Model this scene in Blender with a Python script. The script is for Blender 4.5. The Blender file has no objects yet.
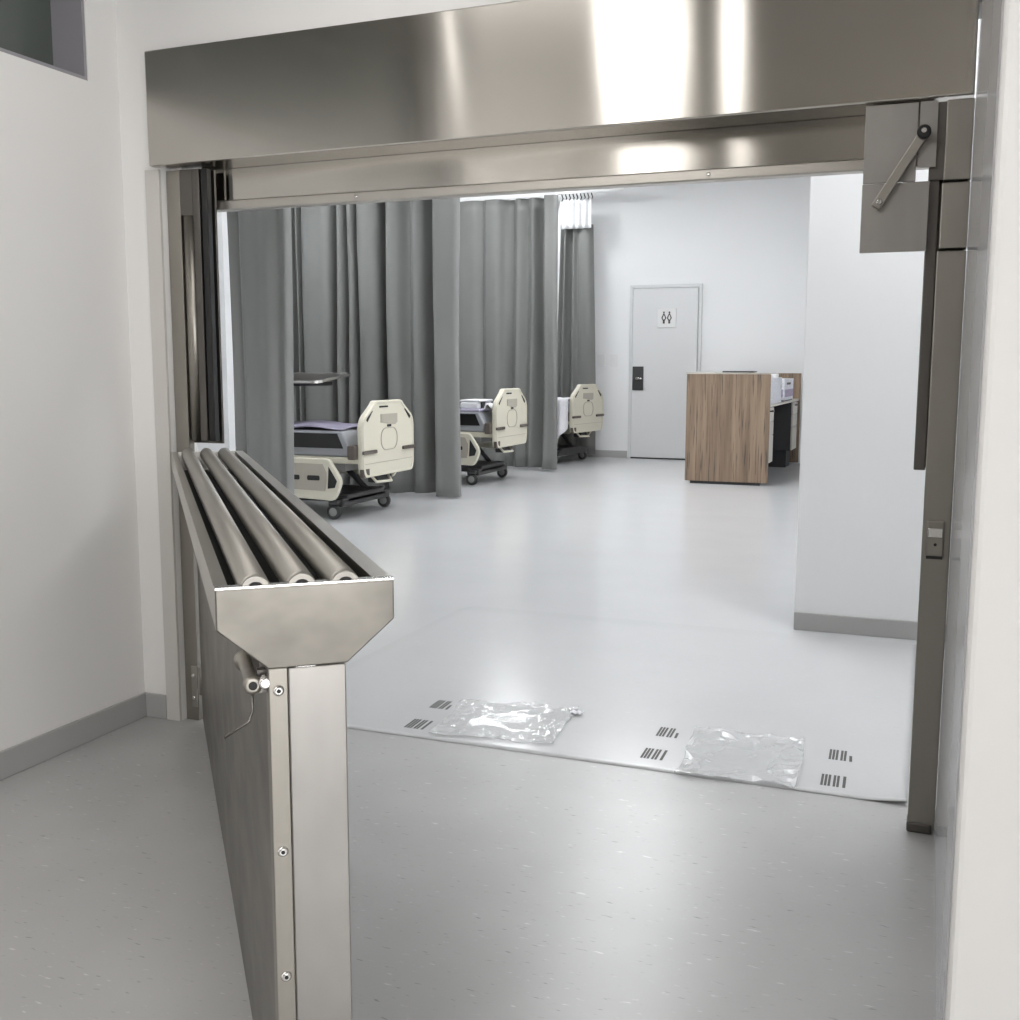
import bpy, bmesh, math, random
from mathutils import Vector, Matrix
random.seed(4)
R = math.radians
C = bpy.context.scene.collection
S = bpy.context.scene

# ------------------------------------------------------------------ camera
def make_camera():
    yaw, pitch, roll = R(21.3), R(7.5), R(0.1)
    f = Vector((-math.sin(yaw) * math.cos(pitch), math.cos(yaw) * math.cos(pitch), -math.sin(pitch)))
    r = Vector((math.cos(yaw), math.sin(yaw), 0)); u = r.cross(f)
    r2 = math.cos(roll) * r + math.sin(roll) * u; u2 = r2.cross(f)
    cam = bpy.data.cameras.new('camera'); o = bpy.data.objects.new('camera', cam); C.objects.link(o)
    m = Matrix((r2, u2, -f)).transposed().to_4x4(); m.translation = Vector((0, 0, 1.25))
    o.matrix_world = m
    cam.sensor_width = 36; cam.lens = 1078 / 1020 * 36; cam.clip_start = 0.02
    S.camera = o
make_camera()

# ------------------------------------------------------------------ world, exposure
w = bpy.data.worlds.new('world'); S.world = w; w.use_nodes = True
w.node_tree.nodes['Background'].inputs[0].default_value = (1, .98, .95, 1)
w.node_tree.nodes['Background'].inputs[1].default_value = 0.05
S.view_settings.view_transform = 'Standard'; S.view_settings.look = 'None'
S.view_settings.exposure = 0.0; S.view_settings.gamma = 1
LAMP_BACK, PIER_FILL, LAMP_BAY, LAMP_FRONT, LEFT_WALL_FILL, SIDE_FILL = 18.0, 20.0, 37.0, 6.0, 3.2, 10.5

# ------------------------------------------------------------------ materials
def mat(name, col, rough=.5, metal=0, bump=None, var=None, spec=None, emit=None):
    """bump=(scale xyz, strength, distance); var=(scale xyz, amount) colour variation"""
    m = bpy.data.materials.new(name); m.use_nodes = True
    nt = m.node_tree; b = nt.nodes['Principled BSDF']
    b.inputs['Base Color'].default_value = (*col, 1); b.inputs['Roughness'].default_value = rough
    b.inputs['Metallic'].default_value = metal
    if spec is not None: b.inputs['Specular IOR Level'].default_value = spec
    if emit: b.inputs['Emission Color'].default_value = (*emit[0], 1); b.inputs['Emission Strength'].default_value = emit[1]
    tc = nt.nodes.new('ShaderNodeTexCoord')
    def noise(scale, detail=3):
        mp = nt.nodes.new('ShaderNodeMapping'); mp.inputs['Scale'].default_value = scale
        nt.links.new(tc.outputs['Object'], mp.inputs[0])
        n = nt.nodes.new('ShaderNodeTexNoise'); n.inputs['Scale'].default_value = 1; n.inputs['Detail'].default_value = detail
        nt.links.new(mp.outputs[0], n.inputs['Vector']); return n
    if bump:
        n = noise(bump[0]); bp = nt.nodes.new('ShaderNodeBump')
        bp.inputs['Strength'].default_value = bump[1]; bp.inputs['Distance'].default_value = bump[2]
        nt.links.new(n.outputs[0], bp.inputs['Height']); nt.links.new(bp.outputs[0], b.inputs['Normal'])
    if var:
        n = noise(var[0]); mr = nt.nodes.new('ShaderNodeMapRange')
        mr.inputs['From Min'].default_value = .3; mr.inputs['From Max'].default_value = .7
        mr.inputs['To Min'].default_value = 1 - var[1]; mr.inputs['To Max'].default_value = 1 + var[1]
        nt.links.new(n.outputs[0], mr.inputs[0])
        vm = nt.nodes.new('ShaderNodeVectorMath'); vm.operation = 'SCALE'; vm.inputs[0].default_value = col
        nt.links.new(mr.outputs[0], vm.inputs['Scale']); nt.links.new(vm.outputs[0], b.inputs['Base Color'])
    return m

M = {}
M['wall'] = mat('wall_paint', (.82, .81, .795), .55, bump=((60, 60, 60), .05, .002))
M['wall_cool'] = mat('white_wall_paint', (.85, .855, .865), .5)
M['trim_paint'] = mat('jamb_paint', (.60, .58, .55), .45)
M['wall_gloss_shaded'] = mat('shaded_glossy_wall', (.58, .58, .60), .14)  # greyer than the wall paint: the side's shade is put into the colour
M['wall_dark'] = mat('taupe_wall_paint', (.16, .145, .125), .6)
M['ceiling_dark'] = mat('dark_reflected_ceiling', (.32, .305, .28), .7)  # unseen ceiling, darkened so the steel housing reflects dark
M['ceiling'] = mat('ceiling_paint', (.80, .79, .77), .7)
M['base'] = mat('grey_vinyl_baseboard', (.40, .395, .39), .4)
M['steel'] = mat('brushed_steel', (.50, .478, .44), .33, 1, var=((2, 2, 3), .06))
M['steel_h'] = mat('brushed_housing_steel', (.53, .505, .465), .16, 1, var=((2, 2, 3), .05))
_nt = M['steel_h'].node_tree; _b = _nt.nodes['Principled BSDF']; _b.inputs['Anisotropic'].default_value = 1.0
_cx = _nt.nodes.new('ShaderNodeCombineXYZ'); _cx.inputs[2].default_value = 1; _nt.links.new(_cx.outputs[0], _b.inputs['Tangent'])
M['steel_v'] = mat('brushed_steel_upright', (.36, .34, .305), .42, 1, bump=((420, 420, 1.5), .08, .002), var=((3, 3, 2), .08))
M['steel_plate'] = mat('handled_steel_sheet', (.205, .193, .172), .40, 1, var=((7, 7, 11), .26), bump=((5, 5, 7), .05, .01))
M['steel_post'] = mat('pale_steel_sheet', (.38, .365, .345), .4, 1, var=((8, 8, 4), .08))
M['steel_roller'] = mat('turned_steel_roller', (.37, .355, .325), .50, 1, bump=((2, 90, 90), .12, .002))
M['steel_dark'] = mat('dark_channel_steel', (.16, .15, .14), .4, 1)
M['bolt'] = mat('zinc_bolt', (.75, .74, .72), .25, 1)
M['black'] = mat('black_plastic', (.012, .012, .012), .4)
M['curtain'] = mat('grey_curtain_vinyl', (.215, .218, .212), .42, var=((1.2, 1.2, .8), .10), bump=((5, 5, 3), .2, .012))
M['mesh_white'] = mat('white_curtain_mesh', (.85, .86, .87), .7, bump=((300, 300, 300), .3, .003))
M['rail'] = mat('white_aluminium', (.82, .83, .83), .35)
M['cream'] = mat('cream_bed_plastic', (.68, .65, .54), .4)
M['taupe'] = mat('taupe_bed_plastic', (.42, .39, .33), .45)
M['brown'] = mat('brown_rubber_bumper', (.10, .082, .07), .6)
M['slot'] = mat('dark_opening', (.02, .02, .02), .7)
M['bedgrey'] = mat('bed_frame_grey', (.30, .30, .30), .4)
M['beddark'] = mat('bed_base_dark', (.05, .05, .052), .5)
M['mattress'] = mat('mattress_grey', (.36, .37, .40), .5, bump=((8, 8, 8), .2, .01))
M['mattress_top'] = mat('violet_grey_cover', (.29, .27, .36), .5, bump=((9, 5, 5), .4, .02))
M['linen'] = mat('white_linen', (.82, .82, .86), .8, bump=((14, 14, 9), .5, .02))
M['lilac'] = mat('lilac_fabric', (.55, .52, .66), .8)
M['door'] = mat('door_paint', (.74, .745, .755), .4)
M['door_frame'] = mat('door_frame_paint', (.70, .71, .72), .4)
M['white'] = mat('white_plastic', (.82, .82, .82), .4)
M['drawer'] = mat('beige_laminate', (.62, .585, .53), .4)
M['paper'] = mat('printed_paper', (.78, .79, .84), .7, var=((40, 40, 25), .18))
M['purple'] = mat('purple_print', (.42, .36, .50), .6, var=((60, 60, 30), .3))
M['ink'] = mat('grey_black_ink', (.05, .05, .045), .6)
M['film'] = mat('protective_floor_film', (.725, .73, .74), .2, bump=((2.2, 2.6, 2), .05, .02))
M['glass'] = mat('tinted_window_glass', (.10, .115, .105), .15)
M['win_frame'] = mat('grey_window_reveal', (.30, .29, .31), .5)
M['lamp_rim'] = mat('lamp_housing', (.8, .8, .8), .5)
def lamp_mat(name, col, s): return mat(name, (.9, .9, .9), .5, emit=(col, s))
M['lamp_back'] = lamp_mat('cool_led_diffuser', (.965, .985, 1), LAMP_BACK)
M['lamp_bay'] = lamp_mat('bay_led_diffuser', (.965, .985, 1), LAMP_BAY)
M['side_fill'] = lamp_mat('side_fill_panel', (.985, .985, .99), SIDE_FILL)
M['pier_fill'] = lamp_mat('pier_fill_glow', (.965, .985, 1), PIER_FILL)
M['left_wall_fill'] = lamp_mat('left_wall_fill_glow', (1, .98, .96), LEFT_WALL_FILL)
M['lamp_front'] = lamp_mat('warm_led_diffuser', (1, .975, .95), LAMP_FRONT)

def floor_mat(name, base, rough, fleck):
    m = mat(name, base, rough); nt = m.node_tree; b = nt.nodes['Principled BSDF']
    tc = nt.nodes.new('ShaderNodeTexCoord')
    def chain(scale, rot, lo, hi):
        mp = nt.nodes.new('ShaderNodeMapping'); mp.inputs['Scale'].default_value = scale; mp.inputs['Rotation'].default_value = (0, 0, rot)
        nt.links.new(tc.outputs['Object'], mp.inputs[0])
        n = nt.nodes.new('ShaderNodeTexNoise'); n.inputs['Scale'].default_value = 1; n.inputs['Detail'].default_value = 2.5
        nt.links.new(mp.outputs[0], n.inputs['Vector'])
        mr = nt.nodes.new('ShaderNodeMapRange'); mr.inputs['From Min'].default_value = lo; mr.inputs['From Max'].default_value = hi
        mr.clamp = True
        nt.links.new(n.outputs[0], mr.inputs[0]); return mr.outputs[0]
    def mix(fac, a, bcol):
        x = nt.nodes.new('ShaderNodeMix'); x.data_type = 'RGBA'
        nt.links.new(fac, x.inputs['Factor'])
        if isinstance(a, tuple): x.inputs['A'].default_value = (*a, 1)
        else: nt.links.new(a, x.inputs['A'])
        x.inputs['B'].default_value = (*bcol, 1); return x.outputs['Result']
    dark = tuple(c * (1 - .42 * fleck) for c in base); light = tuple(min(.95, c * (1 + .38 * fleck)) for c in base)
    cloud = tuple(c * (1 - .10 * fleck) for c in base)
    c0 = mix(chain((2.5, 2.5, 1), 0, .35, .7), base, cloud)
    c1 = mix(chain((26, 110, 1), .25, .66, .74), c0, dark)
    c2 = mix(chain((24, 95, 1), .1, .665, .75), c1, light)
    nt.links.new(c2, b.inputs['Base Color']); return m
M['floor'] = floor_mat('flecked_vinyl_floor', (.46, .458, .455), .3, 1)
M['floor_back'] = floor_mat('pale_vinyl_floor', (.585, .59, .60), .2, .25)

def wood_mat():
    m = mat('walnut_laminate', (.3, .2, .14), .5); nt = m.node_tree; b = nt.nodes['Principled BSDF']
    tc = nt.nodes.new('ShaderNodeTexCoord')
    def nz(scale, det):
        mp = nt.nodes.new('ShaderNodeMapping'); mp.inputs['Scale'].default_value = scale
        nt.links.new(tc.outputs['Object'], mp.inputs[0])
        n = nt.nodes.new('ShaderNodeTexNoise'); n.inputs['Scale'].default_value = 1; n.inputs['Detail'].default_value = det
        nt.links.new(mp.outputs[0], n.inputs['Vector']); return n.outputs[0]
    r = nt.nodes.new('ShaderNodeValToRGB'); nt.links.new(nz((16, 16, .8), 4), r.inputs[0])
    e = r.color_ramp.elements; e[0].position = .3; e[0].color = (.19, .132, .09, 1); e[1].position = .68; e[1].color = (.34, .245, .17, 1)
    r2 = nt.nodes.new('ShaderNodeValToRGB'); nt.links.new(nz((70, 70, 2.2), 3), r2.inputs[0])
    e = r2.color_ramp.elements; e[0].position = .57; e[0].color = (0, 0, 0, 1); e[1].position = .64; e[1].color = (.8, .8, .8, 1)
    x = nt.nodes.new('ShaderNodeMix'); x.data_type = 'RGBA'; nt.links.new(r2.outputs[0], x.inputs['Factor'])
    nt.links.new(r.outputs[0], x.inputs['A']); x.inputs['B'].default_value = (.06, .052, .048, 1)
    nt.links.new(x.outputs['Result'], b.inputs['Base Color']); return m
M['wood'] = wood_mat()

# ------------------------------------------------------------------ mesh helpers
class MB:
    def __init__(s): s.bm = bmesh.new()
    def box(s, x0, x1, y0, y1, z0, z1, m=None):
        v = [s.bm.verts.new((x, y, z)) for x in (x0, x1) for y in (y0, y1) for z in (z0, z1)]
        if m is not None:
            for q in v: q.co = m @ q.co
        for f in ((0, 1, 3, 2), (4, 6, 7, 5), (0, 4, 5, 1), (2, 3, 7, 6), (0, 2, 6, 4), (1, 5, 7, 3)):
            s.bm.faces.new([v[i] for i in f])
        return s
    def prism(s, pts, a, b, axis='x'):
        """polygon pts in the two other axes, extruded from a to b along axis"""
        def P(p, t):
            return {'x': (t, p[0], p[1]), 'y': (p[0], t, p[1]), 'z': (p[0], p[1], t)}[axis]
        A = [s.bm.verts.new(P(p, a)) for p in pts]; B = [s.bm.verts.new(P(p, b)) for p in pts]
        n = len(pts)
        s.bm.faces.new(A); s.bm.faces.new(list(reversed(B)))
        for i in range(n): s.bm.faces.new((A[i], B[i], B[(i + 1) % n], A[(i + 1) % n]))
        return s
    def ring(s, outer, inner, a, b, axis='x'):
        """frame between two outlines of equal count"""
        def P(p, t):
            return {'x': (t, p[0], p[1]), 'y': (p[0], t, p[1]), 'z': (p[0], p[1], t)}[axis]
        vs = [[s.bm.verts.new(P(p, t)) for p in L] for L in (outer, inner) for t in (a, b)]
        oa, ob, ia, ib = vs; n = len(outer)
        for i in range(n):
            j = (i + 1) % n
            for q in ((oa[i], oa[j], ia[j], ia[i]), (ob[j], ob[i], ib[i], ib[j]), (oa[j], oa[i], ob[i], ob[j]), (ia[i], ia[j], ib[j], ib[i])):
                s.bm.faces.new(q)
        return s
    def cyl(s, p, q, r, seg=20, r2=None):
        p, q = Vector(p), Vector(q); d = (q - p).normalized()
        a = d.orthogonal().normalized(); b = d.cross(a)
        if r2 is None: r2 = r
        A = []; B = []
        for i in range(seg):
            t = 2 * math.pi * i / seg; c = a * math.cos(t) + b * math.sin(t)
            A.append(s.bm.verts.new(p + c * r)); B.append(s.bm.verts.new(q + c * r2))
        s.bm.faces.new(list(reversed(A))); s.bm.faces.new(B)
        for i in range(seg):
            f = s.bm.faces.new((A[i], A[(i + 1) % seg], B[(i + 1) % seg], B[i])); f.smooth = True
        return s
    def tube(s, pts, r, seg=10):
        pts = [Vector(p) for p in pts]; rings = []
        for k, p in enumerate(pts):
            d = (pts[min(k + 1, len(pts) - 1)] - pts[max(k - 1, 0)]).normalized()
            a = d.orthogonal().normalized() if k == 0 else (a - d * a.dot(d)).normalized()
            b = d.cross(a)
            rings.append([s.bm.verts.new(p + (a * math.cos(2 * math.pi * i / seg) + b * math.sin(2 * math.pi * i / seg)) * r) for i in range(seg)])
        for A, B in zip(rings, rings[1:]):
            for i in range(seg):
                f = s.bm.faces.new((A[i], A[(i + 1) % seg], B[(i + 1) % seg], B[i])); f.smooth = True
        s.bm.faces.new(list(reversed(rings[0]))); s.bm.faces.new(rings[-1]); return s
    def lathe(s, base, axis, prof, seg=24):
        base = Vector(base); d = Vector(axis).normalized(); a = d.orthogonal().normalized(); b = d.cross(a)
        rings = [[s.bm.verts.new(base + d * h + (a * math.cos(2 * math.pi * i / seg) + b * math.sin(2 * math.pi * i / seg)) * max(r, 1e-4)) for i in range(seg)] for r, h in prof]
        for A, B in zip(rings, rings[1:]):
            for i in range(seg):
                f = s.bm.faces.new((A[i], A[(i + 1) % seg], B[(i + 1) % seg], B[i])); f.smooth = True
        s.bm.faces.new(list(reversed(rings[0]))); s.bm.faces.new(rings[-1]); return s
    def sheet(s, fn, nu, nv):
        g = [[s.bm.verts.new(fn(i / nu, j / nv)) for j in range(nv + 1)] for i in range(nu + 1)]
        for i in range(nu):
            for j in range(nv):
                f = s.bm.faces.new((g[i][j], g[i + 1][j], g[i + 1][j + 1], g[i][j + 1])); f.smooth = True
        return s
    def build(s, name, m, parent=None, bevel=0, solid=0, seg=2, label=None):
        bmesh.ops.recalc_face_normals(s.bm, faces=s.bm.faces)
        me = bpy.data.meshes.new(name); s.bm.to_mesh(me); s.bm.free()
        me.materials.append(M[m] if isinstance(m, str) else m)
        o = bpy.data.objects.new(name, me); C.objects.link(o)
        if parent: o.parent = parent
        if solid:
            k = o.modifiers.new('solid', 'SOLIDIFY'); k.thickness = solid; k.offset = 0
        if bevel:
            k = o.modifiers.new('bevel', 'BEVEL'); k.width = bevel; k.segments = seg; k.limit_method = 'ANGLE'; k.angle_limit = R(35)
        if label: o['label'] = label
        return o
def tag(o, label, cat, group=None):
    o['label'] = label; o['category'] = cat
    if group: o['group'] = group
    return o
def thing(name, label, cat, loc=(0, 0, 0), rz=0, group=None):
    o = bpy.data.objects.new(name, None); C.objects.link(o); o.location = loc; o.rotation_euler = (0, 0, rz)
    o.empty_display_size = .1
    return tag(o, label, cat, group)
def struct(name, mb, m, parent=None, **k):
    o = mb.build(name, m, parent, **k)
    if parent is None: o['kind'] = 'structure'
    return o
def rect(a0, a1, b0, b1): return [(a0, b0), (a1, b0), (a1, b1), (a0, b1)]
def rounded(a0, a1, b0, b1, r, n=4):
    out = []
    for cx, cy, t0 in ((a1 - r, b1 - r, 0), (a0 + r, b1 - r, 90), (a0 + r, b0 + r, 180), (a1 - r, b0 + r, 270)):
        for k in range(n + 1):
            t = R(t0 + 90 * k / n); out.append((cx + r * math.cos(t), cy + r * math.sin(t)))
    return out

def soften(pts, rad, n=4):
    out = []
    for i, p in enumerate(pts):
        p = Vector(p); a = Vector(pts[i - 1]) - p; b = Vector(pts[(i + 1) % len(pts)]) - p
        k = min(rad, .45 * a.length, .45 * b.length); A = p + a.normalized() * k; B = p + b.normalized() * k
        for j in range(n + 1):
            t = j / n; out.append(tuple(A * (1 - t) ** 2 + p * 2 * t * (1 - t) + B * t * t))
    return out

# ------------------------------------------------------------------ room shell
YW = 3.04          # camera-side face of the opening wall
XL = -2.60         # left wall of the near room
XJ = 0.066         # face of the near right wall
YB = 14.70         # far wall
HB, HF = 4.0, 2.9  # ceilings
struct('floor', MB().box(-2.9, 2.4, -4.2, 3.19, -.05, 0), 'floor')
struct('floor', MB().box(-7.0, 3.0, 3.19, YB + .1, -.05, 0), 'floor_back')
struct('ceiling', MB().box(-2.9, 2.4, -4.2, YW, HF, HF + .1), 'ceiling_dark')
struct('ceiling', MB().box(-7.0, 3.0, YW, YB + .1, HB, HB + .1), 'ceiling')
# opening wall: piece left of the opening, piece above it, piece to the right
wf = MB()
wf.box(-7.0, -2.440, YW, YW + .14, 0, HB); wf.box(-2.440, XJ, YW, YW + .14, 2.15, HB); wf.box(XJ, 3.0, YW, YW + .14, 0, HB)
struct('wall_front', wf, 'wall')
# left wall with the high window recess
WZ, WY = 2.17, 2.90
wl = MB()
wl.box(XL - .2, XL, -4.2, YW, 0, WZ); wl.box(XL - .2, XL, WY, YW, WZ, HF); wl.box(XL - .2, XL, -4.2, .4, WZ, HF)
struct('wall_left', wl, 'wall')
wn = MB().box(XL - .15, XL - .13, .4, WY, WZ, HF)
win = struct('window_1', wn, 'glass')
fr = MB(); fr.box(XL - .17, XL - .004, WY - .012, WY, WZ + .012, HF); fr.box(XL - .17, XL - .10, .4, .44, WZ, HF)
fr.box(XL - .17, XL - .004, .44, WY, WZ, WZ + .012)
fr.build('window_frame', 'win_frame', win)
# near right wall: end face towards the camera, long glossy side along the opening
struct('wall_right', MB().box(XJ, 2.4, 1.70, YW, 0, HF), 'wall', bevel=.012, seg=3)
struct('wall_right_shaded_side', MB().box(XJ - .003, XJ + .001, 1.72, YW, 0, HF), 'wall_gloss_shaded')  # side of the near right wall, with its shade in the colour
ws = MB(); ws.box(2.3, 2.4, -4.2, -4.1, 0, HF); ws.box(2.3, 2.4, -1.0, 1.70, 0, HF); ws.box(2.3, 2.4, -4.1, -1.0, 0, .3); ws.box(2.3, 2.4, -4.1, -1.0, 2.4, HF)
struct('wall_side', ws, 'wall')
w2 = struct('added_light_panel', MB().box(2.36, 2.38, -4.1, -1.0, .3, 2.4), 'side_fill')  # unseen glowing panel added to light the left wall
f2 = MB(); f2.box(2.31, 2.36, -4.1, -1.0, .3, .35); f2.box(2.31, 2.36, -4.1, -1.0, 2.35, 2.4)
for y in (-4.1, -3.08, -2.07, -1.05): f2.box(2.31, 2.36, y, y + .05, .35, 2.35)
f2.build('window_frame', 'rail', w2)  # frame around the added glowing panel
wb = MB(); wb.box(-2.9, -2.15, -4.3, -4.2, 0, HF); wb.box(-1.0, 2.4, -4.3, -4.2, 0, HF); wb.box(-2.15, -1.0, -4.3, -4.2, 2.3, HF)
struct('wall_behind', wb, 'wall_dark')
# ward
struct('wall_back', MB().box(-7.0, 3.0, YB, YB + .1, 0, HB), 'wall_cool')
struct('wall_bays', MB().box(-6.9, -6.8, YW + .14, YB, 0, HB), 'wall_cool')
struct('wall_pier', MB().box(-.572, 3.0, 5.25, YB, 0, HB), 'wall_cool', bevel=.004)
struct('wall_partition', MB().box(-6.8, -5.25, 7.25, 7.35, 0, HB), 'wall_cool')
# baseboards
struct('baseboard_left', MB().box(XL, XL + .012, -4.2, YW, 0, .088), 'base', bevel=.003)
struct('baseboard_front', MB().box(XL + .012, -2.50, YW - .012, YW, 0, .088), 'base', bevel=.003)
struct('baseboard_back', MB().box(-6.8, -3.965, YB - .014, YB, 0, .10), 'base', bevel=.003)
struct('baseboard_pier', MB().box(-.572, 2.9, 5.25 - .014, 5.25, 0, .086), 'base', bevel=.003)

# far toilet door
DX0, DX1, DZ = -3.90, -3.00, 2.33
d1 = struct('door_1', MB().box(DX0, DX1, YB - .05, YB - .004, .02, DZ), 'door', bevel=.004)
fm = MB(); fm.box(DX0 - .05, DX0 - .005, YB - .04, YB, 0, DZ + .05); fm.box(DX1 + .005, DX1 + .05, YB - .04, YB, 0, DZ + .05); fm.box(DX0 - .005, DX1 + .005, YB - .04, YB, DZ + .005, DZ + .05)
fm.build('door_frame', 'door_frame', d1, bevel=.004)
MB().box(DX0 - .005, DX1 + .005, YB - .045, YB - .002, .0, .02).build('door_gap', 'black', d1)
lk = MB().box(DX0 + .01, DX0 + .165, YB - .068, YB - .05, .95, 1.275).build('lock_plate', 'beddark', d1, bevel=.006)
lv = MB(); lv.cyl((DX0 + .085, YB - .068, 1.11), (DX0 + .085, YB - .115, 1.11), .022); lv.tube([(DX0 + .085, YB - .11, 1.11), (DX0 + .14, YB - .112, 1.11), (DX0 + .15, YB - .105, 1.11)], .011)
lv.build('door_handle', 'bolt', lk)

# ------------------------------------------------------------------ lamps (ceilings are above the frame)
def ceiling_lamp(name, x, y, z, sx, sy, m, label, rz=0):
    t = thing(name, label, 'ceiling light', (x, y, z), rz)
    MB().ring(rect(-sx / 2 - .03, sx / 2 + .03, -sy / 2 - .03, sy / 2 + .03), rect(-sx / 2, sx / 2, -sy / 2, sy / 2), -.03, 0, 'z').build('lamp_frame', 'lamp_rim', t)
    MB().box(-sx / 2, sx / 2, -sy / 2, sy / 2, -.022, -.004).build('diffuser', m, t)
for i, (x, y) in enumerate(((.4, 4.2), (-2.1, 7.4), (-2.5, 9.7), (-3.0, 11.7))):
    ceiling_lamp('ceiling_light', x, y, HB, 1.0, 1.0, 'pier_fill' if i == 0 else 'lamp_back', 'square cool white ceiling panel ' + ('added to light the white pier', 'over the aisle beside the closest bed', 'over the aisle beside the middle bed', 'over the aisle nearest the far toilet door')[i])  # first panel is added to brighten the pier
for i, (x, y) in enumerate(((-6.3, 6.72), (-5.3, 8.0), (-5.3, 11.0), (-5.3, 13.6))):
    ceiling_lamp('ceiling_light', x, y, HB, .6, .6, 'lamp_bay', 'small cool ceiling panel ' + ('added to light the partition wall', 'above the closest hospital bed', 'above the middle hospital bed', 'above the farthest hospital bed')[i])  # first panel is added to brighten the partition
def near_lamp(xh, y, sx, sy, label, m='lamp_front'):
    x = xh * (6.0 - y) / 3.0
    ceiling_lamp('ceiling_light', x, y, HF, sx, sy, m, label, math.atan2(xh, 3.0))
near_lamp(-.785, -.2, .44, 3.0, 'broad warm ceiling panel in the near room closest to the shutter')
near_lamp(-.54, -.2, .10, 3.0, 'slim warm ceiling strip right of the broad panel in the near room')
near_lamp(-1.36, .9, .035, .9, 'slim warm ceiling strip beside the left wall of the near room')
ceiling_lamp('ceiling_light', -1.45, 2.1, HF, .8, .9, 'left_wall_fill', 'square warm panel added above the steel transfer barrier to light the left wall')  # added fill for the left wall and floor, out of view
near_lamp(-.785, -3.0, .44, 1.2, 'broad warm panel added at the rear left to light the near room')  # added fill behind the camera for the near room

# ------------------------------------------------------------------ shutter
YH = 3.0
h = thing('shutter_housing', 'long brushed steel box housing across the top of the opening', 'shutter housing', (-2.455, YH, 1.911))
h.rotation_euler = (0, R(-.3), 0)
HW = 2.455 + XJ - .006
MB().box(0, HW, 0, .010, 0, .364).build('front_panel', 'steel_h', h, bevel=.004)
hb = MB(); hb.box(0, HW, .010, .036, .352, .364); hb.box(0, .012, .010, .036, .012, .352)
hb.build('top_panel', 'steel_h', h)
us = MB(); us.box(0, HW, .010, .036, 0, .012); us.box(.034, HW, .036, .135, 0, .012); us.build('underside_lip', 'steel_h', h)
sh = thing('roller_shutter', 'raised steel shutter curtain hanging just below the housing', 'shutter', (0, YH + .14, 1.777))
MB().box(-2.35, -.03, 0, .02, .03, .34).build('shutter_slat', 'steel_h', sh, bevel=.002)
br = MB(); br.box(-2.35, -.03, -.012, .034, 0, .032); br.build('bottom_rail', 'steel', sh, bevel=.004)
for x in (-1.75, -.62): MB().lathe((x, -.012, .016), (0, -1, 0), [(.006, 0), (.006, .002), (.003, .004)], 12).build('rivet', 'bolt', sh)

# left guide
struct('trim_2', MB().box(-2.497, -2.440, YW - .012, YW, 0, 1.905), 'trim_paint', bevel=.002)
g = thing('shutter_guide', 'steel guide post at the left jamb behind the hinged barrier', 'shutter guide', (-2.437, 3.062, 0))
MB().box(0, .054, 0, .03, 0, 1.905).build('face_plate', 'steel_v', g, bevel=.002)
MB().cyl((.078, .020, 1.0), (.078, .020, 1.755), .023, 24).build('guide_tube', 'steel_v', g)
MB().box(.054, .104, .0, .045, 1.755, 1.905).build('upper_block', 'steel_dark', g, bevel=.003)
MB().box(.104, .132, .0, .03, 1.0, 1.905).build('guide_track', 'steel_dark', g, bevel=.003)
MB().box(.136, .160, .004, .03, 1.0, 1.905).build('guide_seal', 'black', g, bevel=.003)
MB().box(.03, .160, .045, .055, .99, 1.905).build('guide_back', 'steel_dark', g)
hg = MB().box(.030, .052, -.006, 0, .05, .20).build('hinge_bracket', 'steel', g, bevel=.002)
for z in (.085, .165): MB().lathe((.041, -.006, z), (0, -1, 0), [(.008, 0), (.008, .004), (.004, .007)], 12).build('screw', 'bolt', hg)

# right guide
g = thing('shutter_guide', 'steel guide post at the right jamb with a latch halfway up', 'shutter guide', (0, 3.0, 0))
MB().box(-.008, .0615, 0, .055, .012, 1.546).build('post', 'steel_v', g, bevel=.003)
MB().box(-.010, .055, -.004, .06, .0, .03).build('foot', 'steel_dark', g, bevel=.006)
MB().box(-.004, .0615, -.004, .055, 1.552, 1.714).build('middle_sleeve', 'steel_v', g, bevel=.003)
MB().box(-.002, .0615, -.004, .055, 1.720, 1.914).build('upper_sleeve', 'steel_v', g, bevel=.003)
ch = MB(); ch.box(-.038, -.009, .030, .06, .985, 1.914); ch.build('guide_track', 'steel_dark', g, bevel=.003)
MB().box(-.036, XJ - .008, .062, .074, .99, 1.905).build('guide_back', 'steel_dark', g)
ch = MB(); ch.box(-.0335, .0, .014, .03, 1.725, 1.914).build('track_cover', 'steel_dark', g)
lt = MB().box(.002, .046, -.010, 0, .757, .858).build('latch', 'steel_v', g, bevel=.004)
MB().box(.005, .042, -.022, -.010, .815, .84).build('latch_bolt', 'bolt', lt, bevel=.003)
MB().box(.004, .044, -.012, -.009, .757, .765).build('latch_slot', 'slot', lt)
MB().lathe((.025, -.010, .795), (0, -1, 0), [(.004, 0), (.004, .002)], 10).build('screw', 'slot', lt)

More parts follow.
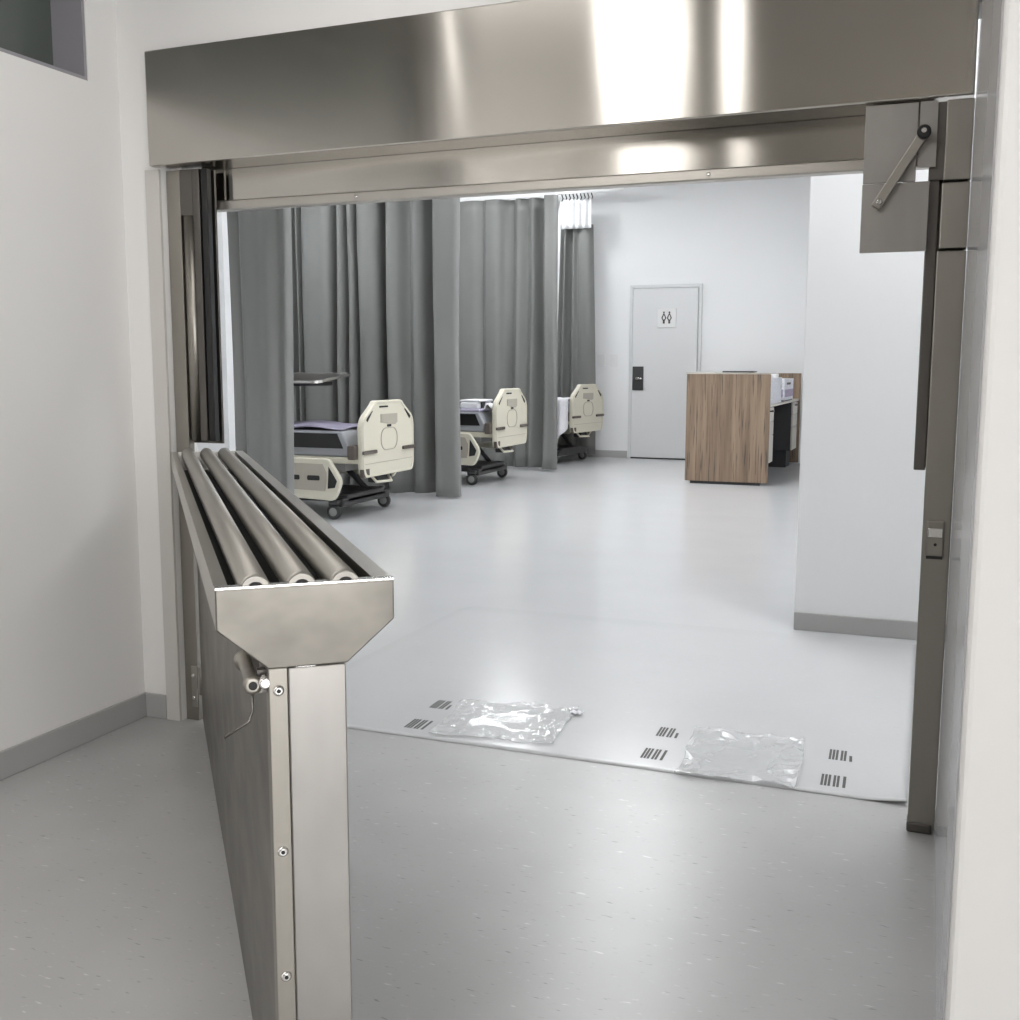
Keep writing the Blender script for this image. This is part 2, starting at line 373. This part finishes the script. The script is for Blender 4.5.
# locking plate with lever at the right end of the shutter
lp = thing('shutter_lock', 'square steel locking plate with a slanted lever at the right of the opening', 'shutter lock', (0, 3.0, 0))
MB().box(-.195, -.068, 0, .012, 1.722, 1.915).build('upper_plate', 'steel_post', lp, bevel=.0015)
MB().box(-.196, -.034, -.002, .012, 1.548, 1.720).build('lower_plate', 'steel_post', lp, bevel=.0015)
MB().box(-.064, -.022, .0, .012, 1.755, 1.915).build('slot_strip', 'steel_post', lp)
p0, p1 = Vector((-.052, -.018, 1.835)), Vector((-.152, -.018, 1.672))
d = (p1 - p0).normalized(); n = Vector((-d.z, 0, d.x))
lvm = MB()
pts = [p0 - d * .012 + n * .012, p0 - d * .012 - n * .012, p1 + d * .016 - n * .012, p1 + d * .016 + n * .012]
lvm.prism([(p.x, p.z) for p in pts], -.024, -.016, 'y')
lvo = lvm.build('locking_lever', 'steel_v', lp, bevel=.002)
MB().lathe((p0.x, -.024, p0.z), (0, -1, 0), [(.017, 0), (.017, .014), (.013, .018)], 20).build('pivot_knob', 'black', lvo)
MB().lathe((p0.x, -.042, p0.z + .002), (0, -1, 0), [(.007, 0), (.006, .004)], 12).build('pivot_bolt', 'bolt', lvo)
MB().lathe((p1.x, -.024, p1.z), (0, -1, 0), [(.008, 0), (.008, .003), (.004, .006)], 14).build('lever_bolt', 'bolt', lvo)
MB().cyl((p1.x, -.016, p1.z), (p1.x, 0, p1.z), .006).build('spacer', 'steel_dark', lvo)
MB().cyl((p0.x, -.016, p0.z), (p0.x, .008, p0.z), .010).build('pivot_pin', 'steel_dark', lvo)

# ------------------------------------------------------------------ hinged roller barrier (local x = along the barrier away from the free end, y = across to the right)
# free end, left top corner at (-.86, 1.146); swung open towards the camera
ang = math.atan2(.767, -.641)
T = .9625; L = 2.43; W = .238
bar = thing('roller_barrier', 'steel hinged transfer barrier with three rollers on top, swung open towards the viewer', 'transfer barrier', (-.86, 1.146, 0), ang)
# local +x points from the free end to the hinge; local y to its left, so "right across" is -y
def yy(t): return -t
prof = [(yy(0), T), (yy(0), .907), (yy(.066), .85), (yy(W - .066), .85), (yy(W), .907), (yy(W), T)]
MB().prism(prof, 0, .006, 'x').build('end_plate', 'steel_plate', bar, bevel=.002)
MB().box(-.0006, .016, yy(W), yy(0), T - .001, T + .002).build('end_plate_lip', 'bolt', bar)
MB().prism(prof, L - .006, L, 'x').build('hinge_end_plate', 'steel', bar)
tr = MB()   # trough: side walls, sloping bottom, flanges
outer = [(yy(0), T), (yy(0), .907), (yy(.066), .85), (yy(W - .066), .85), (yy(W), .907), (yy(W), T),
         (yy(W - .026), T), (yy(W - .026), T - .006), (yy(W - .004), T - .006), (yy(W - .004), .909), (yy(W - .067), .854), (yy(.067), .854), (yy(.004), .909), (yy(.004), T - .006), (yy(.018), T - .006), (yy(.018), T)]
tr.prism(outer, .006, L - .006, 'x')
tr.build('trough', 'steel', bar)
MB().box(.008, L - .008, yy(W - .03), yy(.02), .895, .90).build('roller_gap_shade', 'slot', bar)  # black sheet painting the shade between the rollers
for k, c in enumerate((.053, .114, .173)):
    ro = MB(); ro.lathe((.02, yy(c), T - .006), (1, 0, 0), [(.016, 0), (.021, .003), (.021, L - .06), (.016, L - .057)], 32)
    ro = ro.build('roller', 'steel_roller', bar)
    MB().lathe((.008, yy(c), T - .006), (1, 0, 0), [(.019, 0), (.019, .009), (.0165, .0095), (.0165, .0125)], 24).build('roller_collar', 'steel_roller', ro)
    MB().cyl((.0062, yy(c), T - .006), (.009, yy(c), T - .006), .012).build('axle', 'slot', ro)
# upright panel below the trough, with an end post
PL, PR = .067, W - .066
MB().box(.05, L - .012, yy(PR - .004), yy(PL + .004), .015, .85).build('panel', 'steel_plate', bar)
ep = MB().box(.012, .05, yy(PR), yy(PL + .026), .006, .846).build('end_post', 'steel_post', bar, bevel=.002)
fl = MB().box(.016, .052, yy(PL + .026), yy(PL), .006, .846).build('screw_strip', 'steel_v', bar, bevel=.0015)
for z in (.815, .585, .40, .22):
    MB().lathe((.016, yy(PL + .013), z), (-1, 0, 0), [(.0075, 0), (.0075, .002), (.0045, .0045)], 16).build('screw', 'bolt', fl)
    MB().lathe((.0116, yy(PL + .013), z), (-1, 0, 0), [(.0028, 0), (.0028, .0006)], 10).build('screw_socket', 'slot', fl)
MB().box(.002, .012, yy(PL + .062), yy(PL + .036), .849, .8535).build('weld_bead', 'bolt', bar)
# latch on the left side of the panel
lat = MB(); lat.lathe((.165, yy(PL) + .020, .822), (-1, 0, 0), [(.015, 0), (.015, .012), (.0095, .014), (.0095, .125), (.0125, .127), (.0125, .140), (.008, .141)], 20)
lat = lat.build('latch', 'steel_v', bar)
for x in (.05, .15): MB().box(x - .008, x + .008, yy(PL), yy(PL) + .012, .806, .838).build('latch_bracket', 'steel_dark', lat)
MB().cyl((.0245, yy(PL) + .020, .822), (.0235, yy(PL) + .020, .822), .006).build('latch_bore', 'slot', lat)
MB().lathe((.03, yy(PL) + .004, .826), (-1, 0, 0), [(.009, 0), (.009, .012), (.006, .014)], 14).build('latch_nut', 'bolt', lat)
rod = MB(); rod.tube([(.034, yy(PL) + .020, .812), (.034, yy(PL) + .021, .785), (.033, yy(PL) + .026, .770), (.028, yy(PL) + .060, .752)], .002, 8)
rod.build('latch_rod', 'steel_dark', lat)
for z in (.10, .70): MB().cyl((L + .002, yy(.075), z), (L + .002, yy(.075), z + .1), .012).build('hinge', 'steel_v', bar)

# ------------------------------------------------------------------ floor film at the threshold
film = tag(MB().sheet(lambda u, v: (-2.3 + u * 2.288, 3.183 + v * 2.06, .0016 - .004 * max(0, (v - .9) * 10) - .004 * max(0, 1 - u * 25) + (.014 * max(0, (u - .93) / .07) ** 2 * max(0, 1 - v * 10) ** 2)), 90, 60).build('floor_film', 'floor_back', None, solid=.0012),
      'pale protective floor sheet with grey printed bars laid along the threshold', 'floor sheet')
def marks(x, y, small, flip):
    """two printed groups of slanted bars"""
    mb = MB()
    for b, hh in ((0, 1), (.0105, 1), (.021, 1), (.036, 1), (.0465, 1), (.064, .55 if small else 1)):
        w_ = .009 if b == .064 else .0075; l_ = .095 * hh
        a = [(x + b, y), (x + b + w_, y), (x + b + w_ - .003, y + l_), (x + b - .003, y + l_)]
        zz = .0026
        mb.bm.faces.new([mb.bm.verts.new((q[0], q[1], zz)) for q in a])
    mb.build('printed_bars', 'ink', film, solid=.0004)
for x, y, sm in ((-1.683, 3.494, 1), (-1.67, 3.262, 0), (-.828, 3.50, 1), (-.825, 3.276, 0), (-.256, 3.487, 1), (-.26, 3.252, 0)): marks(x, y, sm, 0)
from mathutils import noise as N3
def patch(name, cx, cy, sx, sy, rz, label, amp, seed, flat):
    def fn(u, v):
        t = math.atan2(v - .5, u - .5)
        k = 1 + .10 * N3.noise(Vector((math.cos(t) * 1.6, math.sin(t) * 1.6, seed)))
        x = (u - .5) * sx * k; y = (v - .5) * sy * k
        e = min(u, 1 - u, v, 1 - v)
        p = Vector((x * 9, y * 6, seed))
        rid = 1 - abs(N3.noise(p + N3.noise_vector(p * .6) * .6)); rid2 = 1 - abs(N3.noise(p * 2.6 + Vector((3, 1, 0))))
        z = .0034 + amp * (max(0, rid - .55) * 2.2 * (flat + (1 - flat) * max(0, 1 - 3 * e)) + .5 * max(0, rid2 - .6) * 2.5 * max(0, 1 - 3.5 * e))
        c, s_ = math.cos(rz), math.sin(rz)
        return (cx + x * c - y * s_, cy + x * s_ + y * c, z)
    o = MB().sheet(fn, 80, 80).build(name, 'clear', None, solid=.0006)
    return tag(o, label, 'plastic film')
cl = mat('clear_plastic_film', (.86, .87, .88), .12); M['clear'] = cl
b = cl.node_tree.nodes['Principled BSDF']; b.inputs['Alpha'].default_value = .34; b.inputs['Specular IOR Level'].default_value = .8
patch('plastic_film', -1.36, 3.45, .44, .40, .12, 'crumpled clear plastic film taped over the middle of the floor sheet edge', .007, 3.3, .25)
patch('plastic_film', -.52, 3.40, .36, .46, .05, 'bright wrinkled clear plastic patch on the floor sheet towards the right post', .010, 9.1, .12)
sc = MB(); sc.sheet(lambda u, v: (-1.17 + .045 * u, 3.60 + .03 * v, .004 + .012 * abs(math.sin(7 * u + 4 * v))), 6, 6)
tag(sc.build('paper_scrap', 'linen', None, solid=.001), 'tiny crumpled white scrap lying behind the clear film on the floor sheet', 'scrap')

# ------------------------------------------------------------------ curtains
def px2x(px, y):     # pixel column at eye height -> world x on the plane Y = y
    a = math.atan((px - 510) / 1078); t = a - R(21.3)
    return y * math.tan(t)
def curtain_profile(pts, n):
    """smooth (x, y) chain through points with a dense sampling"""
    out = []
    P = [pts[0]] + list(pts) + [pts[-1]]
    for i in range(1, len(P) - 2):
        p0_, p1_, p2_, p3_ = P[i - 1], P[i], P[i + 1], P[i + 2]
        for k in range(n):
            t = k / n
            out.append(tuple(.5 * (2 * p1_[c] + (p2_[c] - p0_[c]) * t + (2 * p0_[c] - 5 * p1_[c] + 4 * p2_[c] - p3_[c]) * t * t + (3 * p1_[c] - p0_[c] - 3 * p2_[c] + p3_[c]) * t ** 3) for c in (0, 1)))
    out.append(pts[-1]); return out
def curtain_mesh(chain, z0, z1, sway=None, nz=22):
    n = len(chain) - 1
    def fn(u, v):
        x, y = chain[min(n, round(u * n))]
        if sway: dx, dy = sway(u, v); x += dx; y += dy
        return (x, y, z0 + (z1 - z0) * v)
    return MB().sheet(fn, n, nz)
def rail(name, y, x0, x1, z, label, drop=()):
    t = thing(name, label, 'curtain rail', (0, y, z))
    MB().box(x0, x1, -.02, .02, 0, .09).build('track', 'rail', t, bevel=.004)
    for x in drop: MB().cyl((x, 0, .09), (x, 0, HB - z), .014, 10).build('hanger_rod', 'rail', t)
# nearest curtain
Y0 = 6.5
ch0 = curtain_profile([(-4.68, Y0 + .05), (-4.665, Y0 - .01), (-4.60, Y0 + .03), (-4.54, Y0 - .02), (-4.44, Y0 + .0), (-4.34, Y0 - .025), (-4.27, Y0 + .01), (-4.20, Y0 - .02), (-4.19, Y0 + .05)], 8)
c0 = thing('privacy_curtain', 'dark grey curtain hanging nearest the steel shutter, in front of the closest bed', 'curtain')
curtain_mesh(ch0, .10, 3.34, lambda u, v: (.01 * math.sin(3 * v) - .02 * (1 - v) * (u - .5), .015 * math.sin(4 * v + 5 * u))).build('curtain_fabric', 'curtain', c0, solid=.003)
rail('curtain_rail', Y0, -4.9, -4.15, 3.34, 'white rail carrying the nearest dark curtain', (-4.8, -4.3))
# second curtain: deep folds behind the first bed
Y1 = 9.48
P = [(235, 0), (244, .9), (262, .8), (268, 0), (276, .1), (281, 1), (285, 0), (289, .1), (292, .9), (296, .9), (299, .1), (301, 1), (304, .15), (318, .0), (331, .12), (333.5, 1), (337, 1), (339, .05), (344, .1), (347, 1), (349, .1), (354, .1), (356.5, .9), (359, .1), (368, 0), (377, .25), (380, 1), (385, 1), (387.5, .05), (397, .05), (405, .45), (411, .25), (419, .35), (427, .8), (435, .95), (437, .3), (438, -.25), (446, -.3), (459, -.3), (460.5, -.1), (459, .1)]
ch1 = curtain_profile([(px2x(p, Y1), Y1 + d_ * .30) for p, d_ in P], 6)
c1 = thing('privacy_curtain', 'grey pleated curtain hanging directly behind the closest bed', 'curtain')
curtain_mesh(ch1, .02, 3.34, lambda u, v: (.012 * math.sin(9 * u + 5 * v) * (1 - v), .012 * math.sin(20 * u + 7 * v))).build('curtain_fabric', 'curtain', c1, solid=.003)
rail('curtain_rail', Y1 + .08, -6.8, -4.2, 3.34, 'white rail carrying the pleated curtain behind the closest bed', (-5.8, -4.5))
# third curtain
Y2 = 12.45
P = [(395, .4), (405, 0), (420, .5), (432, 0), (450, .35), (462, .1), (474, .0), (482, .28), (486, .05), (497, .0), (503, .5), (510, .55), (516, .12), (524, .5), (530, .15), (537, .6), (543.5, .65), (544.5, .0), (545.5, -.5), (550, -.5), (555.5, -.48), (557, -.2), (555, .1)]
ch2 = curtain_profile([(px2x(p, Y2), Y2 + d_ * .20) for p, d_ in P], 6)
c2 = thing('privacy_curtain', 'wide grey curtain hanging behind the middle bed', 'curtain')
curtain_mesh(ch2, .03, 3.275, lambda u, v: (.02 * math.sin(7 * u + 4 * v) * (1 - v), .012 * math.sin(16 * u + 6 * v))).build('curtain_fabric', 'curtain', c2, solid=.003)
rail('curtain_rail', Y2 + .05, -6.8, -4.3, 3.275, 'white rail above the wide curtain behind the middle bed', (-5.35, -4.6))
# last curtain with white mesh top
Y3 = 14.5
P = [(556, .2), (559, .6), (562, .1), (565, .7), (569, .9), (571, .2), (573, .1), (577, .4), (582, .05), (590, .1), (595, .6)]
ch3 = curtain_profile([(px2x(p, Y3), Y3 + (d_ - .5) * .14) for p, d_ in P], 6)
ctr = (px2x(575, Y3))
def sw3(u, v): return ((ch3[round(u * (len(ch3) - 1))][0] - ctr) * (-.22 * max(0, v - .25) / .75), 0)
c3 = thing('privacy_curtain', 'gathered grey curtain with a white mesh top near the far wall', 'curtain')
curtain_mesh(ch3, .05, 3.20, sw3).build('curtain_fabric', 'curtain', c3, solid=.003)
chm = [(px2x(p, Y3 - .1), Y3 - .10 + .015 * math.sin(p)) for p in [558.5 + .5 * k for k in range(62)]]
curtain_mesh(chm, 3.14, 3.53, None, 6).build('mesh_top', 'mesh_white', c3, solid=.002)
for k in range(9):
    x = px2x(560 + 3.6 * k, Y3 - .1)
    MB().tube([(x, Y3 - .1, 3.52), (x + .015, Y3 - .1, 3.55), (x, Y3 - .09, 3.58), (x - .01, Y3 - .08, 3.605)], .008, 8).build('curtain_hook', 'black', c3)
rail('curtain_rail', Y3 - .08, -6.8, -4.0, 3.61, 'white rail with black hooks near the far wall', (-5.5, -4.05))

# ------------------------------------------------------------------ hospital beds: local x towards the foot end, y across, foot board's outer face at x = 0
def make_bed(label, loc, rz, dz, group='hospital beds in the curtained bays'):
    t = thing('hospital_bed', label, 'hospital bed', loc, rz, group)
    hw = .465; z0, zs, z1 = .35 + dz, .815 + dz, .98 + dz
    out = [(-hw, z0 + .07), (-hw + .03, z0), (hw - .03, z0), (hw, z0 + .07), (hw, zs - .03), (hw - .03, zs + .03), (.27, z1 - .03), (.24, z1), (-.24, z1), (-.27, z1 - .03), (-hw + .03, zs + .03), (-hw, zs - .03)]
    out = soften(out, .07)
    fb = MB().prism(out, -.05, 0, 'x').build('footboard', 'cream', t, bevel=.012, seg=3)
    ce = lambda p, s_: (p[0] * s_, z0 + .315 + (p[1] - z0 - .315) * s_)
    MB().ring([ce(p, .985) for p in out], [ce(p, .93) for p in out], -.002, .006, 'x').build('raised_rim', 'cream', fb, bevel=.003)
    for s_ in (-1, 1):
        a = Vector((s_ * (hw - .075), zs + .005)); b_ = Vector((s_ * (.30), z1 - .075)); n_ = Vector((-(b_ - a).y, (b_ - a).x)).normalized() * .014
        MB().prism([tuple(a + n_), tuple(b_ + n_), tuple(b_ - n_), tuple(a - n_)], -.002, .004, 'x').build('hand_slot', 'slot', fb)
        MB().prism(rounded(min(s_ * .24, s_ * (hw + .004)), max(s_ * .24, s_ * (hw + .004)), z0 + .195, z0 + .225, .012), -.002, .016, 'x').build('bumper_strip', 'brown', fb)
    MB().prism([(-.15, z1 - .115), (.15, z1 - .115), (.15, z1 - .19), (.11, z1 - .21), (-.15, z1 - .185)], -.002, .003, 'x').build('recess', 'taupe', fb)
    MB().prism(rounded(-.035, .035, z1 - .225, z1 - .205, .008), -.002, .004, 'x').build('key_hole', 'slot', fb)
    MB().prism(rounded(-.17, -.02, z1 - .06, z1 - .045, .006), -.002, .004, 'x').build('grip_slot', 'slot', fb)
    sh_ = rounded(-.15, .15, z0 + .21, z0 + .40, .085, 5); MB().ring(sh_, [(p[0] * .95, z0 + .305 + (p[1] - z0 - .305) * .93) for p in sh_], -.002, .004, 'x').build('shield_moulding', 'taupe', fb)
    MB().box(-.002, .003, -hw + .04, hw - .01, z0 + .112, z0 + .116).build('seam', 'taupe', fb)
    MB().box(-.03, .004, -hw + .0, -hw + .11, z0 + .005, z0 + .075).build('corner_socket', 'brown', fb, bevel=.004)
    hd = MB().prism(out, -2.16, -2.11, 'x').build('headboard', 'cream', t, bevel=.012, seg=3)
    # deck, mattress
    MB().box(-2.10, -.055, -.44, .44, .465 + dz, .52 + dz).build('deck', 'cream', t, bevel=.01)
    MB().box(-2.0, -.2, -.40, .40, .40 + dz, .465 + dz).build('under_frame', 'bedgrey', t)
    mt = MB(); mt.prism([(-2.08, .52 + dz), (-.16, .52 + dz), (-.14, .60 + dz), (-.22, .735 + dz), (-2.08, .735 + dz)], -.43, .43, 'y')
    mt = mt.build('mattress', 'mattress', t, bevel=.02, seg=3)
    for s_ in (-1, 1):
        MB().prism([(-2.05, .59 + dz), (-.20, .59 + dz), (-.255, .712 + dz), (-2.05, .712 + dz)], s_ * .432 - .003, s_ * .432 + .003, 'y').build('side_band', 'black', mt)
    # corner bumpers
    for s_ in (-1, 1):
        MB().box(-.115, -.045, s_ * .475 - .045, s_ * .475 + .045, .505 + dz, .625 + dz).build('corner_bumper', 'brown', t, bevel=.012)
    # side rails: two each side, lowered
    zl = dz
    for s_ in (-1, 1):
        for (xa, xb, flip) in ((-.80, -.14, 1), (-1.75, -1.05, -1)):
            y_ = -.55 if s_ < 0 else .485
            zl = dz + (0 if s_ < 0 else .10)
            o_ = [(xa, .19 + zl), (xb - .08, .17 + zl), (xb - .045, .22 + zl), (xb, .335 + zl), (xb - .115, .505 + zl), (xb - .16, .515 + zl), (xa, .515 + zl), (xa - .05, .44 + zl), (xa - .05, .26 + zl)]
            o_ = soften(o_, .05)
            if flip < 0: o_ = [(xa + xb - p[0], p[1]) for p in o_]
            sr = MB().prism(o_, y_ - .025, y_ + .025, 'y').build('side_rail', 'cream', t, bevel=.01, seg=3)
            yo = y_ + s_ * .0255
            def pr(pts, nm, mm, d_=.003):
                if flip < 0: pts = [(xa + xb - p[0], p[1]) for p in pts]
                MB().prism(pts, yo - d_, yo + d_, 'y').build(nm, mm, sr)
            pr([(xa - .01, .26 + zl), (xb - .15, .25 + zl), (xb - .135, .33 + zl), (xb - .135, .40 + zl), (xb - .17, .47 + zl), (xa - .01, .475 + zl)], 'recessed_panel', 'taupe')
            pr([(xb - .125, .27 + zl), (xb - .06, .28 + zl), (xb - .04, .335 + zl), (xb - .115, .45 + zl), (xb - .118, .38 + zl)], 'corner_opening', 'slot', .004)
            pr(rounded(xb - .317, xb - .20, .335 + zl, .375 + zl, .012), 'hand_slot', 'slot', .005)
            pr(rounded(xb - .46, xb - .39, .335 + zl, .375 + zl, .012), 'hand_slot', 'slot', .005)
            MB().box((xa + xb) / 2 - .05, (xa + xb) / 2 + .05, min(s_ * .40, s_ * .53), max(s_ * .40, s_ * .53), .37 + zl, .42 + zl).build('rail_arm', 'bedgrey', sr)
    # base and lifting legs
    bs = MB(); bs.box(-1.95, -.22, -.33, .33, .13, .20); bs.box(-.36, -.22, -.42, .42, .10, .17); bs.box(-1.95, -1.81, -.42, .42, .10, .17)
    bs.build('base_frame', 'beddark', t, bevel=.01)
    for s_ in (-1, 1):
        for xa, xb in ((-.35, -.6), (-1.8, -1.5)): MB().tube([(xa, s_ * .22, .19), (xb, s_ * .22, .41 + dz)], .025).build('lift_arm', 'beddark', t)
    MB().tube([(-.09, -.2, z0 + .02), (-.02, -.2, z0 - .05), (-.01, .05, z0 - .06), (-.09, .1, z0 + .02)], .012, 8).build('foot_loop', 'cream', t)
    MB().box(-.16, -.06, -.10, .16, z0 - .07, z0 + .02).build('control_box', 'beddark', t, bevel=.01)
    for x in (-.29, -1.88):
        for s_ in (-1, 1):
            w_ = MB().lathe((x, s_ * .44 - .02, .062), (0, 1, 0), [(.045, 0), (.062, .006), (.062, .034), (.045, .04)], 24).build('caster', 'beddark', t)
            MB().lathe((x, s_ * .44 - .023, .062), (0, 1, 0), [(.036, 0), (.036, .046)], 20).build('caster_hub', 'bedgrey', w_)
            MB().box(x - .03, x + .05, s_ * .44 - .03, s_ * .44 + .03, .122, .16).build('caster_fork', 'beddark', w_, bevel=.01)
            MB().cyl((x, s_ * .43, .12), (x, s_ * .40, .14), .02).build('caster_stem', 'beddark', w_)
    return t
bed1 = make_bed('cream hospital bed with a violet cover closest to the steel shutter', (-4.30, 8.19, 0), 0, 0)
bed2 = make_bed('cream hospital bed carrying folded linen, middle of the three', (-4.29, 11.06, 0), 0, .05)
bed3 = make_bed('cream hospital bed farthest away beside the far wall', (-4.25, 13.75, 0), R(-8.5), .06)
# cover on bed 1
def cover(u, v):
    x = -6.32 + u * 1.80; y = 7.765 + v * .85
    return (x, y, .742 + .02 * abs(math.sin(3.1 * u * 3 + 2 * v)) ** 2 + .014 * math.sin(7 * v + 3 * u) ** 2)
tag(MB().sheet(cover, 40, 20).build('bed_cover', 'mattress_top', None, solid=.008), 'violet grey cover lying on the mattress of the closest bed', 'cover')
# linen on bed 2
ln = thing('folded_linen', 'pale striped bundle of folded linen on the middle bed', 'linen', (-4.55, 10.86, .786))
MB().box(-.22, .05, -.22, .22, .0, .03).build('bottom_fold', 'lilac', ln, bevel=.012, seg=3)
MB().box(-.19, .02, -.20, .20, .03, .10).build('middle_fold', 'linen', ln, bevel=.02, seg=3)
MB().box(-.20, .04, -.19, .19, .10, .125).build('top_fold', 'linen', ln, bevel=.012, seg=3)
MB().box(.022, .034, -.12, -.02, .035, .11).build('dark_strap', 'black', ln)
pw = MB().sheet(lambda u, v: (-4.49 + u * .11, 10.72 + v * .5, .80 + .085 * math.sin(math.pi * min(1, u * 1.0)) * (1 - .6 * u) + .012 * math.sin(9 * v)), 16, 16)
tag(pw.build('folded_towel', 'linen', None, solid=.01), 'white towel slumped between the folded linen and the middle foot board', 'towel')
# sheet draped on bed 3
def drape(u, v):
    a = R(-8.5); lx = -.38 + u * .35; s_ = v * 1.2
    if s_ < .45: ly, z = -.46 + (.45 - s_) * .9 - .12, .86
    else: ly, z = -.475 - .03 * math.sin(11 * u) - .008 * math.sin(25 * u + 2 * v), .86 - (s_ - .45) * (.72 - .22 * max(0, u - .6) / .4)
    ly = max(ly, -.51)
    if s_ > .45: ly -= .085
    x = -4.25 + lx * math.cos(a) - ly * math.sin(a); y = 13.75 + lx * math.sin(a) + ly * math.cos(a)
    return (x, y, z + .006 * math.sin(13 * u + 5 * v))
tag(MB().sheet(drape, 30, 30).build('bed_sheet', 'linen', None, solid=.006), 'white sheet draped over the side of the farthest bed', 'sheet')
# overbed table
ot = thing('overbed_table', 'overbed table with a thin dark tray above the closest bed', 'table', (-5.05, 8.75, 0))
tt = MB().prism(rounded(-.70, .10, -.30, .30, .06, 4), -.01, .01, 'z').build('tray_top', 'steel_dark', ot, bevel=.005)
MB().ring(rounded(-.71, .11, -.31, .31, .065, 4), rounded(-.68, .08, -.28, .28, .05, 4), -.004, .017, 'z').build('tray_edge', 'bolt', tt)
tt.location = (0, -.32, 1.155); tt.rotation_euler = (R(6.5), 0, 0)
MB().box(-.55, -.05, -.50, -.12, 1.09, 1.125).build('tray_support', 'beddark', ot, bevel=.01)
cm = MB(); cm.box(-.68, -.62, .10, .16, .08, 1.12); cm.box(-.68, -.3, -.20, .16, 1.085, 1.12); cm.build('column', 'bedgrey', ot, bevel=.008)
MB().box(-.69, -.61, -.45, .20, .05, .09).build('base', 'bedgrey', ot, bevel=.01)
for y in (-.41, .16): MB().lathe((-.65 - .015, y, .026), (1, 0, 0), [(.02, 0), (.025, .004), (.025, .026), (.02, .03)], 16).build('caster', 'black', ot)

# ------------------------------------------------------------------ nurse station
dk = thing('nurse_desk', 'walnut nurse station with a tall end panel in the middle of the ward', 'desk', (-2.5, 11.7, 0))
DW, DL, DH = .895, 2.85, 1.19
MB().box(0, DW, 0, .035, .03, DH).build('end_panel', 'wood', dk, bevel=.002)
MB().box(.06, DW - .08, .002, .033, 0, .03).build('plinth', 'black', dk)
MB().box(0, .035, .035, DL - .035, .03, DH).build('back_panel', 'wood', dk, bevel=.002)
MB().box(0, DW, DL - .035, DL, .03, DH).build('far_panel', 'wood', dk, bevel=.002)
MB().box(-.01, .30, -.005, DL + .005, DH, DH + .018).build('counter_top', 'drawer', dk, bevel=.002)
MB().box(.30, DW + .003, -.003, .038, DH, DH + .008).build('edge_band', 'drawer', dk)
MB().box(.035, DW - .02, .035, DL - .035, .835, .862).build('worktop', 'drawer', dk, bevel=.003)
MB().box(.30, .32, .6, 2.25, .25, .835).build('modesty_panel', 'beddark', dk)
for y0 in (.05, 2.28):
    du = MB().box(.36, DW - .045, y0, y0 + .48, .22, .83).build('drawer_unit', 'beddark', dk, bevel=.003)
    for z0, z1 in ((.225, .52), (.525, .67), (.675, .825)):
        df = MB().box(DW - .045, DW - .025, y0 + .003, y0 + .477, z0, z1).build('drawer_front', 'drawer', du, bevel=.004)
        df.parent = du
    MB().tube([(DW - .03, y0 + .17, .79), (DW, y0 + .18, .79), (DW, y0 + .30, .79), (DW - .03, y0 + .31, .79)], .008, 8).build('drawer_handle', 'black', du)
    # legs under the unit
    MB().box(.40, DW - .10, y0 + .06, y0 + .42, 0, .22).build('pedestal_foot', 'beddark', du)
tag(MB().box(-2.12, -1.79, 11.72, 11.98, 1.209, 1.222).build('clipboard', 'black', None, bevel=.003), 'flat black clipboard lying on the front of the nurse station top', 'clipboard')
bx = thing('document_stand', 'white papers standing on the worktop just behind the walnut end panel', 'papers', (-1.885, 11.95, .863))
MB().box(.0, .250, .02, .90, 0, .285).build('paper_stack', 'paper', bx, bevel=.004)
MB().box(.05, .23, .05, .28, .285, .31).build('loose_sheet', 'linen', bx)
bx2 = thing('supply_box', 'pale supply box with a purple printed band on the nurse station worktop', 'box', (-1.995, 13.12, .863))
MB().box(0, .36, 0, .85, .012, .265).build('carton', 'paper', bx2, bevel=.005)
MB().box(.02, .34, -.004, 0, .05, .14).build('printed_band', 'purple', bx2)
MB().box(.358, .364, .03, .82, .05, .14).build('printed_band', 'purple', bx2)
MB().box(.06, .22, -.004, 0, .195, .22).build('printed_line', 'ink', bx2)
MB().box(.359, .364, .2, .55, .195, .22).build('printed_line', 'ink', bx2)
MB().box(.01, .35, .01, .84, 0, .012).build('tray_foot', 'black', bx2)
bk = MB().box(-1.80, -1.70, 12.90, 13.06, .863, 1.19)
tag(bk.build('white_binder', 'white', None, bevel=.004), 'tall white binder standing between the papers and the supply box', 'binder')

# ------------------------------------------------------------------ wall fittings
for i, x in enumerate((-4.36, -4.17)):
    s_ = thing('light_switch', ('white wall switch plate beside the gathered curtain, left of the pair', 'white wall switch plate closer to the toilet door, right of the pair')[i], 'switch', (x, YB, 1.36), 0, 'switch plates on the far wall')
    MB().box(-.055, .055, -.012, 0, -.085, .085).build('plate', 'white', s_, bevel=.004)
    MB().box(-.025, .025, -.018, -.012, -.05, .05).build('rocker', 'white', s_, bevel=.003)
sg = thing('restroom_sign', 'small white toilet sign with two dark figures on the far door', 'sign', (-3.425, YB - .05, 1.93))
MB().box(-.13, .13, -.012, 0, -.13, .13).build('plate', 'white', sg, bevel=.004)
def dia(cx, lowfoot):
    mb = MB()
    o_ = [(cx - .035, -.0), (cx, .075), (cx + .035, .0), (cx + .012, -.04), (cx - .012, -.04)]
    i_ = [(cx - .018, -.0), (cx, .045), (cx + .018, .0), (cx + .006, -.022), (cx - .006, -.022)]
    mb.ring(o_, i_, -.016, -.012, 'y'); mb.box(cx - .013, cx + .013, -.016, -.012, -.075, -.038)
    mb.lathe((cx, -.012, .075), (0, -1, 0), [(.012, 0), (.012, .004)], 12)
    mb.build('figure', 'ink', sg)
dia(-.038, 1); dia(.038, 0)
